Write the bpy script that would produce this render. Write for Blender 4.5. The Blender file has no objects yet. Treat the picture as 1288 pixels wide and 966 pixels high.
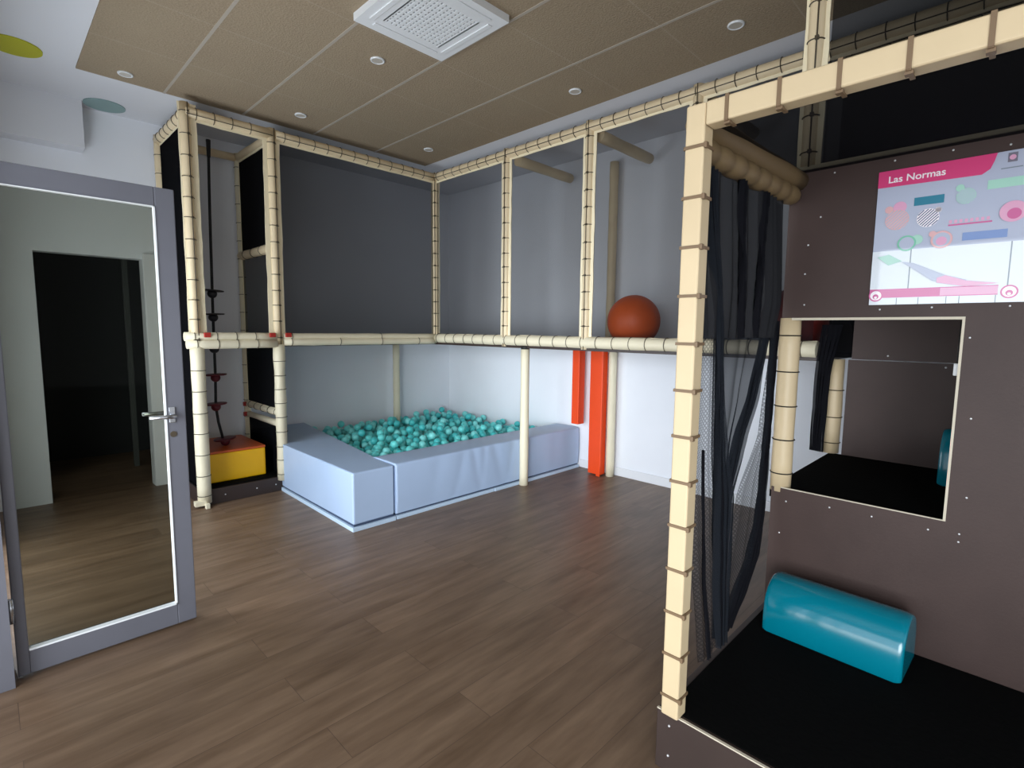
import bpy, bmesh, math, random
from mathutils import Vector, Matrix
random.seed(7)
COL = bpy.context.scene.collection
PI = math.pi

# ------------------------------------------------------------------ materials
def hexc(r, g, b):
    f = lambda c: ((c/255)/12.92 if c/255 <= .04045 else ((c/255+.055)/1.055)**2.4)
    return (f(r), f(g), f(b), 1)

def mat(name, col, rough=.6, metal=0, spec=.5, coat=0, noise=0, nscale=8, bump=0, bscale=40, col2=None, emit=None, es=0):
    m = bpy.data.materials.new(name); m.use_nodes = True
    nt = m.node_tree; b = nt.nodes['Principled BSDF']
    b.inputs['Base Color'].default_value = col
    b.inputs['Roughness'].default_value = rough
    b.inputs['Metallic'].default_value = metal
    b.inputs['Specular IOR Level'].default_value = spec
    b.inputs['Coat Weight'].default_value = coat
    b.inputs['Coat Roughness'].default_value = .08
    if emit:
        b.inputs['Emission Color'].default_value = emit; b.inputs['Emission Strength'].default_value = es
    tc = nt.nodes.new('ShaderNodeTexCoord')
    if noise:
        n = nt.nodes.new('ShaderNodeTexNoise'); n.inputs['Scale'].default_value = nscale; n.inputs['Detail'].default_value = 5
        nt.links.new(tc.outputs['Object'], n.inputs['Vector'])
        mx = nt.nodes.new('ShaderNodeMix'); mx.data_type = 'RGBA'
        mr = nt.nodes.new('ShaderNodeMapRange'); mr.inputs[1].default_value = .3; mr.inputs[2].default_value = .7
        nt.links.new(n.outputs['Fac'], mr.inputs[0]); nt.links.new(mr.outputs[0], mx.inputs[0])
        c2 = col2 or tuple(c*(1-noise) for c in col[:3])+(1,)
        mx.inputs[6].default_value = col; mx.inputs[7].default_value = c2
        nt.links.new(mx.outputs[2], b.inputs['Base Color'])
    if bump:
        n = nt.nodes.new('ShaderNodeTexNoise'); n.inputs['Scale'].default_value = bscale; n.inputs['Detail'].default_value = 4
        nt.links.new(tc.outputs['Object'], n.inputs['Vector'])
        bp = nt.nodes.new('ShaderNodeBump'); bp.inputs['Strength'].default_value = bump; bp.inputs['Distance'].default_value = .01
        nt.links.new(n.outputs['Fac'], bp.inputs['Height']); nt.links.new(bp.outputs[0], b.inputs['Normal'])
    return m

def net_mat(name, opacity, col=(.012, .012, .014, 1), scale=0):
    """black netting too fine to resolve: part thread, part air"""
    m = bpy.data.materials.new(name); m.use_nodes = True
    nt = m.node_tree; nt.nodes.clear()
    out = nt.nodes.new('ShaderNodeOutputMaterial'); mix = nt.nodes.new('ShaderNodeMixShader')
    tr = nt.nodes.new('ShaderNodeBsdfTransparent'); d = nt.nodes.new('ShaderNodeBsdfDiffuse'); d.inputs[0].default_value = col
    lw = nt.nodes.new('ShaderNodeLayerWeight'); lw.inputs['Blend'].default_value = .5
    mr = nt.nodes.new('ShaderNodeMapRange')
    mr.inputs[1].default_value = 0; mr.inputs[2].default_value = 1
    mr.inputs[3].default_value = opacity; mr.inputs[4].default_value = min(1, opacity+.3)
    p = nt.nodes.new('ShaderNodeMath'); p.operation = 'POWER'; p.inputs[1].default_value = 3
    nt.links.new(lw.outputs['Facing'], p.inputs[0]); nt.links.new(p.outputs[0], mr.inputs[0])
    last = mr.outputs[0]
    if scale:
        tc = nt.nodes.new('ShaderNodeTexCoord'); acc = []
        for rz in (PI/4, -PI/4):
            mp = nt.nodes.new('ShaderNodeMapping'); mp.inputs['Rotation'].default_value = (0, rz, 0)
            w = nt.nodes.new('ShaderNodeTexWave'); w.bands_direction = 'X'; w.inputs['Scale'].default_value = scale
            nt.links.new(tc.outputs['Object'], mp.inputs[0]); nt.links.new(mp.outputs[0], w.inputs[0]); acc.append(w)
        mxx = nt.nodes.new('ShaderNodeMath'); mxx.operation = 'MAXIMUM'
        nt.links.new(acc[0].outputs['Fac'], mxx.inputs[0]); nt.links.new(acc[1].outputs['Fac'], mxx.inputs[1])
        ad = nt.nodes.new('ShaderNodeMath'); ad.operation = 'MULTIPLY_ADD'; ad.inputs[1].default_value = .5; ad.inputs[2].default_value = -.3
        nt.links.new(mxx.outputs[0], ad.inputs[0])
        s = nt.nodes.new('ShaderNodeMath'); s.operation = 'ADD'; s.use_clamp = True
        nt.links.new(last, s.inputs[0]); nt.links.new(ad.outputs[0], s.inputs[1]); last = s.outputs[0]
    nt.links.new(last, mix.inputs[0]); nt.links.new(tr.outputs[0], mix.inputs[1]); nt.links.new(d.outputs[0], mix.inputs[2])
    nt.links.new(mix.outputs[0], out.inputs[0])
    return m

def floor_mat():
    m = bpy.data.materials.new('laminate_planks'); m.use_nodes = True
    nt = m.node_tree; b = nt.nodes['Principled BSDF']; L = nt.links
    tc = nt.nodes.new('ShaderNodeTexCoord')
    br = nt.nodes.new('ShaderNodeTexBrick'); br.offset = .37
    br.inputs['Scale'].default_value = 1; br.inputs['Brick Width'].default_value = 1.25; br.inputs['Row Height'].default_value = .19
    br.inputs['Mortar Size'].default_value = .0015; br.inputs['Mortar Smooth'].default_value = .3; br.inputs['Bias'].default_value = 0
    br.inputs['Color1'].default_value = (0, 0, 0, 1); br.inputs['Color2'].default_value = (1, 1, 1, 1); br.inputs['Mortar'].default_value = (.5, .5, .5, 1)
    L.new(tc.outputs['Object'], br.inputs['Vector'])
    # grain stretched along the planks; shifted per plank
    mp = nt.nodes.new('ShaderNodeMapping'); mp.inputs['Scale'].default_value = (1.2, 9, 1)
    L.new(tc.outputs['Object'], mp.inputs[0])
    add = nt.nodes.new('ShaderNodeVectorMath'); add.operation = 'MULTIPLY_ADD'
    add.inputs[1].default_value = (7, 3, 5)
    L.new(br.outputs['Color'], add.inputs[0]); L.new(mp.outputs[0], add.inputs[2])
    n = nt.nodes.new('ShaderNodeTexNoise'); n.inputs['Scale'].default_value = 1.6; n.inputs['Detail'].default_value = 7; n.inputs['Roughness'].default_value = .6
    L.new(add.outputs[0], n.inputs['Vector'])
    cr = nt.nodes.new('ShaderNodeValToRGB')
    e = cr.color_ramp.elements; e[0].position = .3; e[0].color = (.125, .074, .042, 1); e[1].position = .72; e[1].color = (.245, .16, .102, 1)
    x = cr.color_ramp.elements.new(.5); x.color = (.18, .113, .07, 1)
    L.new(n.outputs['Fac'], cr.inputs[0])
    mx = nt.nodes.new('ShaderNodeMix'); mx.data_type = 'RGBA'; mx.blend_type = 'MULTIPLY'; mx.inputs[0].default_value = .16
    L.new(cr.outputs[0], mx.inputs[6]); L.new(br.outputs['Color'], mx.inputs[7])
    mx2 = nt.nodes.new('ShaderNodeMix'); mx2.data_type = 'RGBA'; mx2.inputs[7].default_value = (.05, .03, .02, 1)
    fm = nt.nodes.new('ShaderNodeMath'); fm.operation = 'MULTIPLY'; fm.inputs[1].default_value = .6
    L.new(br.outputs['Fac'], fm.inputs[0]); L.new(fm.outputs[0], mx2.inputs[0]); L.new(mx.outputs[2], mx2.inputs[6])
    L.new(mx2.outputs[2], b.inputs['Base Color'])
    b.inputs['Roughness'].default_value = .42; b.inputs['Specular IOR Level'].default_value = .45
    return m

def wool_mat():
    m = bpy.data.materials.new('wood_wool_board'); m.use_nodes = True
    nt = m.node_tree; b = nt.nodes['Principled BSDF']; L = nt.links
    tc = nt.nodes.new('ShaderNodeTexCoord')
    n = nt.nodes.new('ShaderNodeTexNoise'); n.inputs['Scale'].default_value = 90; n.inputs['Detail'].default_value = 5
    n2 = nt.nodes.new('ShaderNodeTexNoise'); n2.inputs['Scale'].default_value = 1.7; n2.inputs['Detail'].default_value = 3
    L.new(tc.outputs['Object'], n.inputs[0]); L.new(tc.outputs['Object'], n2.inputs[0])
    cr = nt.nodes.new('ShaderNodeValToRGB'); e = cr.color_ramp.elements
    e[0].position = .32; e[0].color = (.24, .18, .12, 1); e[1].position = .68; e[1].color = (.38, .30, .215, 1)
    L.new(n.outputs['Fac'], cr.inputs[0])
    mx = nt.nodes.new('ShaderNodeMix'); mx.data_type = 'RGBA'; mx.inputs[7].default_value = (.36, .29, .2, 1)
    L.new(n2.outputs['Fac'], mx.inputs[0]); L.new(cr.outputs[0], mx.inputs[6])
    # faint butt joints across the grid rows
    br = nt.nodes.new('ShaderNodeTexBrick'); br.offset = 0
    br.inputs['Scale'].default_value = 1; br.inputs['Brick Width'].default_value = 20; br.inputs['Row Height'].default_value = .62
    br.inputs['Mortar Size'].default_value = .005; br.inputs['Mortar Smooth'].default_value = .5
    br.inputs['Color1'].default_value = (0,0,0,1); br.inputs['Color2'].default_value = (0,0,0,1); br.inputs['Mortar'].default_value = (1,1,1,1)
    mp = nt.nodes.new('ShaderNodeMapping'); mp.inputs['Location'].default_value = (0, -.41, 0)
    L.new(tc.outputs['Object'], mp.inputs[0]); L.new(mp.outputs[0], br.inputs[0])
    mx2 = nt.nodes.new('ShaderNodeMix'); mx2.data_type = 'RGBA'; mx2.inputs[7].default_value = (.42, .35, .27, 1)
    fm = nt.nodes.new('ShaderNodeMath'); fm.operation = 'MULTIPLY'; fm.inputs[1].default_value = .6
    L.new(br.outputs['Color'], fm.inputs[0]); L.new(fm.outputs[0], mx2.inputs[0]); L.new(mx.outputs[2], mx2.inputs[6])
    L.new(mx2.outputs[2], b.inputs['Base Color'])
    bp = nt.nodes.new('ShaderNodeBump'); bp.inputs['Strength'].default_value = .4; bp.inputs['Distance'].default_value = .01
    L.new(n.outputs['Fac'], bp.inputs['Height']); L.new(bp.outputs[0], b.inputs['Normal'])
    b.inputs['Roughness'].default_value = .9; b.inputs['Specular IOR Level'].default_value = .1
    return m

def glass_mat():
    m = bpy.data.materials.new('tinted_glass'); m.use_nodes = True
    nt = m.node_tree; nt.nodes.clear()
    out = nt.nodes.new('ShaderNodeOutputMaterial'); mix = nt.nodes.new('ShaderNodeMixShader')
    tr = nt.nodes.new('ShaderNodeBsdfTransparent'); tr.inputs[0].default_value = (.64, .65, .60, 1)
    g = nt.nodes.new('ShaderNodeBsdfGlossy'); g.inputs['Roughness'].default_value = .02
    fr = nt.nodes.new('ShaderNodeFresnel'); fr.inputs[0].default_value = 1.08
    nt.links.new(fr.outputs[0], mix.inputs[0]); nt.links.new(tr.outputs[0], mix.inputs[1]); nt.links.new(g.outputs[0], mix.inputs[2])
    nt.links.new(mix.outputs[0], out.inputs[0]); return m

M = dict(
 wall=mat('wall_paint', (.86, .88, .93, 1), .75, noise=.04, nscale=2, spec=.2),
 wallw=mat('warm_wall_paint', (.66, .64, .58, 1), .8, noise=.08, nscale=2, spec=.2),
 ceil=mat('ceiling_paint', (.74, .75, .79, 1), .85, spec=.15),
 skirt=mat('skirting_paint', (.8, .81, .84, 1), .5),
 wool=wool_mat(), floor=floor_mat(), glass=glass_mat(),
 grid=mat('ceiling_grid_paint', (.42, .37, .31, 1), .6),
 dark=mat('dark_room_paint', (.012, .014, .015, 1), .8),  # darkness of the unlit room put into near-black wall colour
 darkg=mat('dark_room_trim', (.05, .055, .05, 1), .7),
 alu=mat('grey_door_metal', hexc(108, 109, 118), .42, metal=.2, noise=.05),
 steel=mat('brushed_steel', (.62, .64, .68, 1), .25, metal=.9),
 white=mat('white_plastic', (.78, .8, .82, 1), .4),
 foam=mat('cream_vinyl_foam', hexc(234, 213, 176), .5, noise=.1, nscale=5, bump=.12, bscale=18),  # far foam, colour brightened to make up for weaker light there
 foamn=mat('near_cream_vinyl_foam', hexc(198, 177, 142), .5, noise=.06, nscale=5, bump=.12, bscale=18),  # same foam, colour darkened against the strong light on near parts
 foamw=mat('pale_cream_foam', hexc(232, 222, 194), .5, noise=.08, nscale=5, bump=.2, bscale=25),
 hem=mat('cream_net_hem', hexc(248, 234, 200), .6, noise=.07, nscale=9, bump=.25, bscale=30),
 tan=mat('shaded_tan_foam', hexc(118, 97, 66), .6, noise=.1, nscale=6),  # header foam with its shadow put into a darker colour
 tie=mat('brown_cable_tie', hexc(112, 90, 66), .5),
 tied=mat('dark_cable_tie', hexc(70, 60, 46), .5),
 red=mat('red_tape', hexc(170, 45, 35), .5),
 net=net_mat('black_net', .42), netd=net_mat('black_net_dense', .82), nett=net_mat('black_net_thick', .97, (.006, .006, .007, 1)),
 netu=net_mat('black_net_upper', .8, (.008, .008, .008, 1)),
 netm=net_mat('black_net_middle', .58),
 drape=net_mat('black_curtain_mesh', .42, (.014, .016, .02, 1), 26),
 drapem=net_mat('black_curtain_mesh_middle', .8, (.014, .016, .02, 1)),
 drapeu=net_mat('black_curtain_mesh_doubled', .88, (.02, .02, .022, 1)),
 draped=net_mat('black_curtain_gather', .9, (.008, .008, .01, 1)),
 vinyl=mat('light_blue_vinyl', hexc(172, 192, 220), .38, noise=.05, nscale=3, bump=.15, bscale=5),
 vinyls=mat('pale_blue_base_vinyl', hexc(188, 208, 228), .5),
 seam=mat('seam_shadow_strap', hexc(58, 72, 96), .7),  # base strap line with the seam's shadow put into its dark colour
 ball=mat('turquoise_plastic', hexc(110, 226, 222), .35, noise=.12, nscale=30),
 orange=mat('orange_vinyl', hexc(240, 76, 24), .45, noise=.05),
 red_ball=mat('orange_red_rubber', hexc(226, 96, 32), .5, noise=.12, nscale=6),
 dark_ball=mat('dark_red_rubber', hexc(112, 26, 20), .5, noise=.1, nscale=6),  # red ball's dimming behind the net put into a darker colour
 yellow=mat('yellow_vinyl', hexc(250, 190, 0), .42, noise=.08, nscale=4),
 otop=mat('orange_brown_vinyl', hexc(206, 92, 40), .42, noise=.08),
 rope=mat('black_rope', (.012, .012, .014, 1), .7),
 discr=mat('dark_red_plastic', hexc(98, 20, 34), .4), discb=mat('black_plastic', (.015, .013, .017, 1), .4),
 board=mat('brown_coated_plywood', hexc(66, 51, 47), .5, spec=.3, noise=.14, nscale=6, bump=.05, bscale=120),
 boardk=mat('dark_brown_plywood', hexc(58, 46, 42), .45, noise=.15, nscale=6),
 mat_=mat('black_foam_mat', (.003, .003, .003, 1), .95, spec=.05, bump=.2, bscale=60),
 edge=mat('pale_plywood_edge', hexc(196, 186, 166), .6),
 screw=mat('screw_head', (.7, .7, .72, 1), .35, metal=.5),
 teal=mat('teal_vinyl', hexc(0, 112, 130), .2, coat=.3, noise=.04, nscale=3),
 black=mat('black_cap', (.01, .01, .01, 1), .5),
 yelldisc=mat('olive_yellow_paint', hexc(186, 184, 40), .7), grndisc=mat('grey_green_paint', hexc(140, 166, 166), .7),
 lens=mat('frosted_lamp_lens', (.5, .46, .4, 1), .4),
 grey=mat('grille_shadow', (.05, .055, .06, 1), .7),  # dark grey sheet seen through the grille holes
)

# ------------------------------------------------------------------ mesh helpers
class MB:
    def __init__(s): s.bm = bmesh.new(); s.mi = 0
    def _v(s, faces):
        for f in faces: f.material_index = s.mi
    def box(s, x0, x1, y0, y1, z0, z1, bev=0, seg=2):
        r = bmesh.ops.create_cube(s.bm, size=1)
        vs = r['verts']
        for v in vs:
            v.co = Vector(((x0+x1)/2+v.co.x*(x1-x0), (y0+y1)/2+v.co.y*(y1-y0), (z0+z1)/2+v.co.z*(z1-z0)))
        fs = {f for v in vs for f in v.link_faces}; s._v(fs)
        if bev:
            es = list({e for v in vs for e in v.link_edges})
            r = bmesh.ops.bevel(s.bm, geom=es, offset=bev, segments=seg, profile=.6, affect='EDGES'); s._v(r['faces'])
        return s
    def tube(s, pts, r, seg=12, caps=True, rfn=None):
        """swept tube along a list of points, r may be a list"""
        pts = [Vector(p) for p in pts]; rings = []
        n = len(pts)
        for i, p in enumerate(pts):
            d = (pts[min(i+1, n-1)]-pts[max(i-1, 0)]).normalized()
            a = Vector((1, 0, 0)) if abs(d.x) < .8 else Vector((0, 1, 0))
            u = d.cross(a).normalized(); w = d.cross(u)
            rr = r[i] if isinstance(r, (list, tuple)) else r
            rings.append([s.bm.verts.new(p+u*math.cos(2*PI*k/seg)*rr+w*math.sin(2*PI*k/seg)*rr) for k in range(seg)])
        for i in range(n-1):
            for k in range(seg):
                f = s.bm.faces.new((rings[i][k], rings[i][(k+1) % seg], rings[i+1][(k+1) % seg], rings[i+1][k])); f.material_index = s.mi; f.smooth = True
        if caps:
            for q in (rings[0][::-1], rings[-1]):
                f = s.bm.faces.new(q); f.material_index = s.mi
        return s
    def ring(s, c, axis, R, r, seg=14, sides=6, sx=1, sy=1):
        """cable tie loop: torus around an axis, optionally squared"""
        c = Vector(c); ax = 'XYZ'.index(axis); o = [Vector((0, 1, 0)), Vector((0, 0, 1)), Vector((1, 0, 0))][ax], [Vector((0, 0, 1)), Vector((1, 0, 0)), Vector((0, 1, 0))][ax]
        A = Vector([1 if i == ax else 0 for i in range(3)])
        rings = []
        for i in range(seg):
            a = 2*PI*i/seg; d = o[0]*math.cos(a)*sx+o[1]*math.sin(a)*sy
            rings.append([s.bm.verts.new(c+d*R+(d.normalized()*math.cos(2*PI*k/sides)+A*math.sin(2*PI*k/sides))*r) for k in range(sides)])
        for i in range(seg):
            for k in range(sides):
                f = s.bm.faces.new((rings[i][k], rings[(i+1) % seg][k], rings[(i+1) % seg][(k+1) % sides], rings[i][(k+1) % sides])); f.material_index = s.mi
        return s
    def sphere(s, c, r, u=16, v=10, sc=(1, 1, 1)):
        q = bmesh.ops.create_uvsphere(s.bm, u_segments=u, v_segments=v, radius=r)
        for w in q['verts']:
            w.co = Vector((w.co.x*sc[0], w.co.y*sc[1], w.co.z*sc[2]))+Vector(c)
            for f in w.link_faces: f.smooth = True; f.material_index = s.mi
        return s
    def poly(s, pts):
        f = s.bm.faces.new([s.bm.verts.new(p) for p in pts]); f.material_index = s.mi; return s
    def prism(s, pts2, axis, a, b):
        """extrude a 2-D outline along an axis ('X': pts are (y,z), 'Y': (x,z), 'Z': (x,y))"""
        def P(p, t): return {'X': (t, p[0], p[1]), 'Y': (p[0], t, p[1]), 'Z': (p[0], p[1], t)}[axis]
        A = [s.bm.verts.new(P(p, a)) for p in pts2]; B = [s.bm.verts.new(P(p, b)) for p in pts2]
        n = len(pts2); fs = [s.bm.faces.new(A[::-1]), s.bm.faces.new(B)]
        for i in range(n): fs.append(s.bm.faces.new((A[i], A[(i+1) % n], B[(i+1) % n], B[i])))
        s._v(fs); return s
    def build(s, name, m, parent=None, origin=None, smooth=False):
        bmesh.ops.recalc_face_normals(s.bm, faces=s.bm.faces)
        if smooth:
            for f in s.bm.faces: f.smooth = True
        base = Vector(origin) if origin else (world_of(parent) if parent else Vector((0, 0, 0)))
        bmesh.ops.translate(s.bm, verts=s.bm.verts, vec=-base)
        me = bpy.data.meshes.new(name); s.bm.to_mesh(me); s.bm.free()
        for x in (m if isinstance(m, (list, tuple)) else [m]): me.materials.append(x)
        o = bpy.data.objects.new(name, me); COL.objects.link(o)
        if parent:
            o.parent = parent; o.location = base-world_of(parent)
        else: o.location = base
        WP[o.name] = base.copy()
        return o
WP = {}
def world_of(o): return WP.get(o.name, Vector((0, 0, 0)))
def thing(name, label, cat, loc, group=None):
    o = bpy.data.objects.new(name, None); COL.objects.link(o); o.location = loc; WP[o.name] = Vector(loc)
    o.empty_display_size = .1
    tag(o, label, cat, group); return o
def tag(o, label, cat, group=None):
    o['label'] = label; o['category'] = cat
    if group: o['group'] = group
    return o
def screws(pts, parent, r, sc=(1, 1, 1)):
    me = None
    for p in pts:
        if me is None:
            o = MB().sphere(p, r, 8, 6, sc).build('screw', M['screw'], parent, origin=p); me = o.data
        else:
            o = bpy.data.objects.new('screw', me); COL.objects.link(o); o.parent = parent; o.location = Vector(p)-world_of(parent)
def struct(o): o['kind'] = 'structure'; return o

# ------------------------------------------------------------------ key dimensions
XB, YB = 3.5, 4.65          # front planes of gallery (faces -X) and of rope-tower side (faces -Y)
XW, YW = 4.42, 5.58         # right and back walls
TB, TT = 3.0, 3.1           # top beams
MBZ, MT = 1.305, 1.405      # middle beams
CZ = 3.2

# ------------------------------------------------------------------ room shell
struct(MB().box(-1.3, XW+.1, -2.6, 7.4, -.08, 0).build('floor', M['floor']))
ce = struct(MB().box(-1.3, XW+.1, -2.6, YW+.1, CZ, CZ+.08).build('ceiling', M['ceil']))
tf = struct(MB().box(.56, 3.45, -.2, 4.76, CZ-.012, CZ).build('ceiling_panels', M['wool'], ce))
g = MB()
for x in (1.07, 1.62, 2.215, 2.84): g.box(x-.009, x+.009, -.2, 4.76, CZ-.015, CZ-.010)
struct(g.build('ceiling_grid', M['grid'], ce))
struct(MB().box(XW, XW+.1, -2.6, YW+.1, 0, CZ).build('wall_right', M['wall']))
w = MB()
DX0, DX1, DZ = .31, 1.03, 2.03
w.box(-.06, DX0, YW, YW+.12, 0, CZ).box(DX1, XW, YW, YW+.12, 0, CZ).box(DX0, DX1, YW, YW+.12, DZ, CZ)
struct(w.build('wall_back', M['wall']))
struct(MB().box(-.16, -.06, 2.95, 3.1, 0, CZ).box(-.16, -.06, 4.7, YW+.12, 0, CZ).box(-.16, -.06, 3.1, 4.7, 2.3, CZ).build('wall_left', M['wallw']))
wl = MB()
for (a, b, c_, d_) in ((3.1, 3.15, 0, 2.3), (4.65, 4.7, 0, 2.3), (3.15, 4.65, 2.25, 2.3), (3.15, 4.65, 0, .06)): wl.box(-.14, -.08, a, b, c_, d_)
struct(wl.build('window_4', M['alu']))
struct(MB().box(-1.3, XW+.1, -2.6, -2.5, 0, CZ).build('wall_front', M['wallw']))
# lowered box beam along the back wall above the doorway
struct(MB().box(-.06, .66, 5.42, YW, 2.84, CZ).build('trim_4', M['ceil']))
# doorway casing
c = MB()
c.box(DX1-.012, DX1+.12, YW-.03, YW+.0, 0, DZ+.05, .006).box(DX1-.012, DX1+.0, YW, YW+.12, 0, DZ)
struct(c.build('trim_1', M['skirt']))
struct(MB().box(XW-.014, XW, -2.5, YW, 0, .085, .004).build('baseboard_right', M['skirt']))
struct(MB().box(DX1+.06, XW-.014, YW-.014, YW, 0, .085, .004).build('baseboard_back', M['skirt']))
# dark room beyond the doorway
d = MB(); d.box(-.6, 2.2, 7.3, 7.4, 0, 2.6).box(-.7, -.6, YW+.12, 7.4, 0, 2.6).box(2.2, 2.3, YW+.12, 7.4, 0, 2.6).box(-.7, 2.3, YW+.12, 7.4, 2.6, 2.7)
struct(d.build('wall_beyond', M['dark']))
struct(MB().box(1.02, 1.06, 6.5, 6.56, .0, 2.2).build('trim_3', M['darkg']))
# glazed facade on the daylight side (left / behind the camera)
f = MB()
f.box(-1.3, -1.2, -2.5, 4.2, 2.32, CZ).box(-1.3, -1.2, -2.5, -2.2, 0, 2.32).box(-1.3, -1.2, 2.9, 4.2, 0, 2.32)
struct(f.build('wall_facade', M['wallw']))
for n_, (y0, y1) in enumerate(((-2.2, -.55), (-.55, 1.15), (1.15, 2.9))):
    wf = MB()
    wf.box(-1.28, -1.22, y0, y0+.05, 0, 2.32).box(-1.28, -1.22, y1-.05, y1, 0, 2.32).box(-1.28, -1.22, y0+.05, y1-.05, 2.26, 2.32).box(-1.28, -1.22, y0+.05, y1-.05, 0, .08)
    struct(wf.build('window_%d' % (n_+1), M['alu']))
struct(MB().box(-1.2, -.06, 2.95, 3.05, 0, CZ).build('wall_side', M['wallw']))

# ------------------------------------------------------------------ glass door (open leaf)
dr = bpy.data.objects.new('door_1', None); COL.objects.link(dr); dr.location = (.01, 2.86, 0); WP[dr.name] = Vector((.01, 2.86, 0)); struct(dr)
SW = .078; x0, x1, H = .008, .655, 2.07
fr = MB()
fr.box(x0, x0+SW*.5, 2.835, 2.885, .012, H, .004).box(x1-SW, x1, 2.835, 2.885, .012, H, .004)
fr.box(x0+SW*.5, x1-SW, 2.836, 2.884, H-.085, H, .003).box(x0+SW*.5, x1-SW, 2.836, 2.884, .012, .112, .003)
fr.build('door_frame', M['alu'], dr)
MB().box(x0+SW*.5-.004, x1-SW+.004, 2.857, 2.863, .108, H-.08).build('glass_pane', M['glass'], dr)
bd = MB()
bd.box(x1-SW-.006, x1-SW, 2.831, 2.856, .112, H-.085).box(x0+SW*.5, x1-SW, 2.831, 2.856, H-.089, H-.085).box(x0+SW*.5, x1-SW, 2.831, 2.856, .112, .12)
bd.build('glazing_bead', M['white'], dr)
hd = MB()
for sgn in (-1, 1):
    yy = 2.86+sgn*.025
    hd.box(.585, .612, min(yy, yy+sgn*.006), max(yy, yy+sgn*.006), 1.0, 1.075, .003)
    hd.tube([(.6, yy, 1.035), (.6, yy+sgn*.045, 1.035)], .009, 10)
    hd.tube([(.605, yy+sgn*.048, 1.035), (.56, yy+sgn*.05, 1.035), (.50, yy+sgn*.05, 1.037)], [.010, .010, .008], 10)
hd.build('door_handle', M['steel'], dr)
MB().tube([(.6, 2.832, .945), (.6, 2.842, .945)], .014, 16).build('lock_cylinder', M['tied'], dr)
for z in (.3, 1.1, 1.85): MB().tube([(x0-.004, 2.83, z-.05), (x0-.004, 2.83, z+.05)], .011, 10).build('hinge', M['steel'], dr)
# door post at the hinge side
struct(MB().box(-.06, -.002, 2.78, 2.95, 0, CZ).build('trim_5', M['alu']))

# ------------------------------------------------------------------ foam frame pieces
def jit(v, a): return v+random.uniform(-a, a)
def hem_strip(mb, p0, p1, side, w, t=.012, step=.11, wob=.003):
    """thin wavy strip running from p0 to p1, sticking out in direction side"""
    p0, p1, side = Vector(p0), Vector(p1), Vector(side)
    L = (p1-p0).length; n = max(2, int(L/step)); nrm = (p1-p0).normalized().cross(side)
    prev = None
    for i in range(n+1):
        q = p0.lerp(p1, i/n); ww = w+random.uniform(-wob, wob)
        r = [mb.bm.verts.new(q+nrm*t/2), mb.bm.verts.new(q+side*ww+nrm*t/3), mb.bm.verts.new(q+side*ww-nrm*t/3), mb.bm.verts.new(q-nrm*t/2)]
        if prev:
            for k in range(4):
                mb.bm.faces.new((prev[k], prev[(k+1) % 4], r[(k+1) % 4], r[k]))
        else: mb.bm.faces.new(r[::-1])
        prev = r
    mb.bm.faces.new(prev)
def post(parent, x, y, z0, z1, r=.04, hems=(), name='post', m='foam', ties=.13, tm='tied', seg=14, wr=.0025, cord=None, off=0):
    p = MB(); n = max(3, int((z1-z0)/.12)); pts = [(x, y, z0+(z1-z0)*i/n) for i in range(n+1)]
    p.tube(pts, [jit(r, wr) for _ in pts], seg)
    if ties:
        p.mi = 1; t = p; z = z0+.06+off
        while z < z1-.03:
            zz = jit(z, .006)
            t.ring((x, y, zz), 'Z', r+.003, .0028, 14, 5)
            if cord: t.box(x+cord[0]-.007, x+cord[0]+.007, y+cord[1]-.007, y+cord[1]+.007, zz-.007, zz+.007)
            z += ties
        if cord: t.tube([(x+cord[0], y+cord[1], z0), (x+cord[0]+jit(0, .003), y+cord[1], (z0+z1)/2), (x+cord[0], y+cord[1], z1)], .0032, 6)
    o = p.build(name, [M[m], M[tm]], parent, origin=(x, y, z0))
    for hx, hy, w in hems:
        h = MB(); hem_strip(h, (x+hx*r*.6, y+hy*r*.6, z0), (x+hx*r*.6, y+hy*r*.6, z1), (hx, hy, 0), w)
        h.build('net_hem', M['hem'], o)
    return o
def beam(parent, p0, p1, r=.045, hems=(), m='foam', ties=.13, tm='tied', half=False, cordz=None, name='beam', cordside=(0, 0)):
    p0, p1 = Vector(p0), Vector(p1); L = (p1-p0).length; n = max(2, int(L/.13))
    b = MB(); b.tube([p0.lerp(p1, i/n) for i in range(n+1)], [jit(r, .002) for _ in range(n+1)], 12)
    axis = 'X' if abs((p1-p0).x) > abs((p1-p0).y) else 'Y'
    if ties:
        b.mi = 1; t = b; d = .07
        while d < L-.04:
            q = p0.lerp(p1, jit(d, .006)/L); t.ring(q, axis, r+.003, .0028, 14, 5); d += ties
        if cordside != (0, 0):
            cs = Vector((cordside[0], cordside[1], 0))*(r+.004)+Vector((0, 0, cordz or 0))
            t.tube([p0+cs, (p0+p1)/2+cs, p1+cs], .0032, 6)
    o = b.build(name, [M[m], M[tm]], parent, origin=p0)
    for (dz, w) in hems:
        h = MB(); hem_strip(h, p0+Vector((0, 0, dz*r*.6)), p1+Vector((0, 0, dz*r*.6)), (0, 0, dz), w)
        h.build('net_hem', M['hem'], o)
    return o
def net(parent, pts, m='net', name='net_panel'):
    return MB().poly(pts).build(name, M[m], parent)

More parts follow.
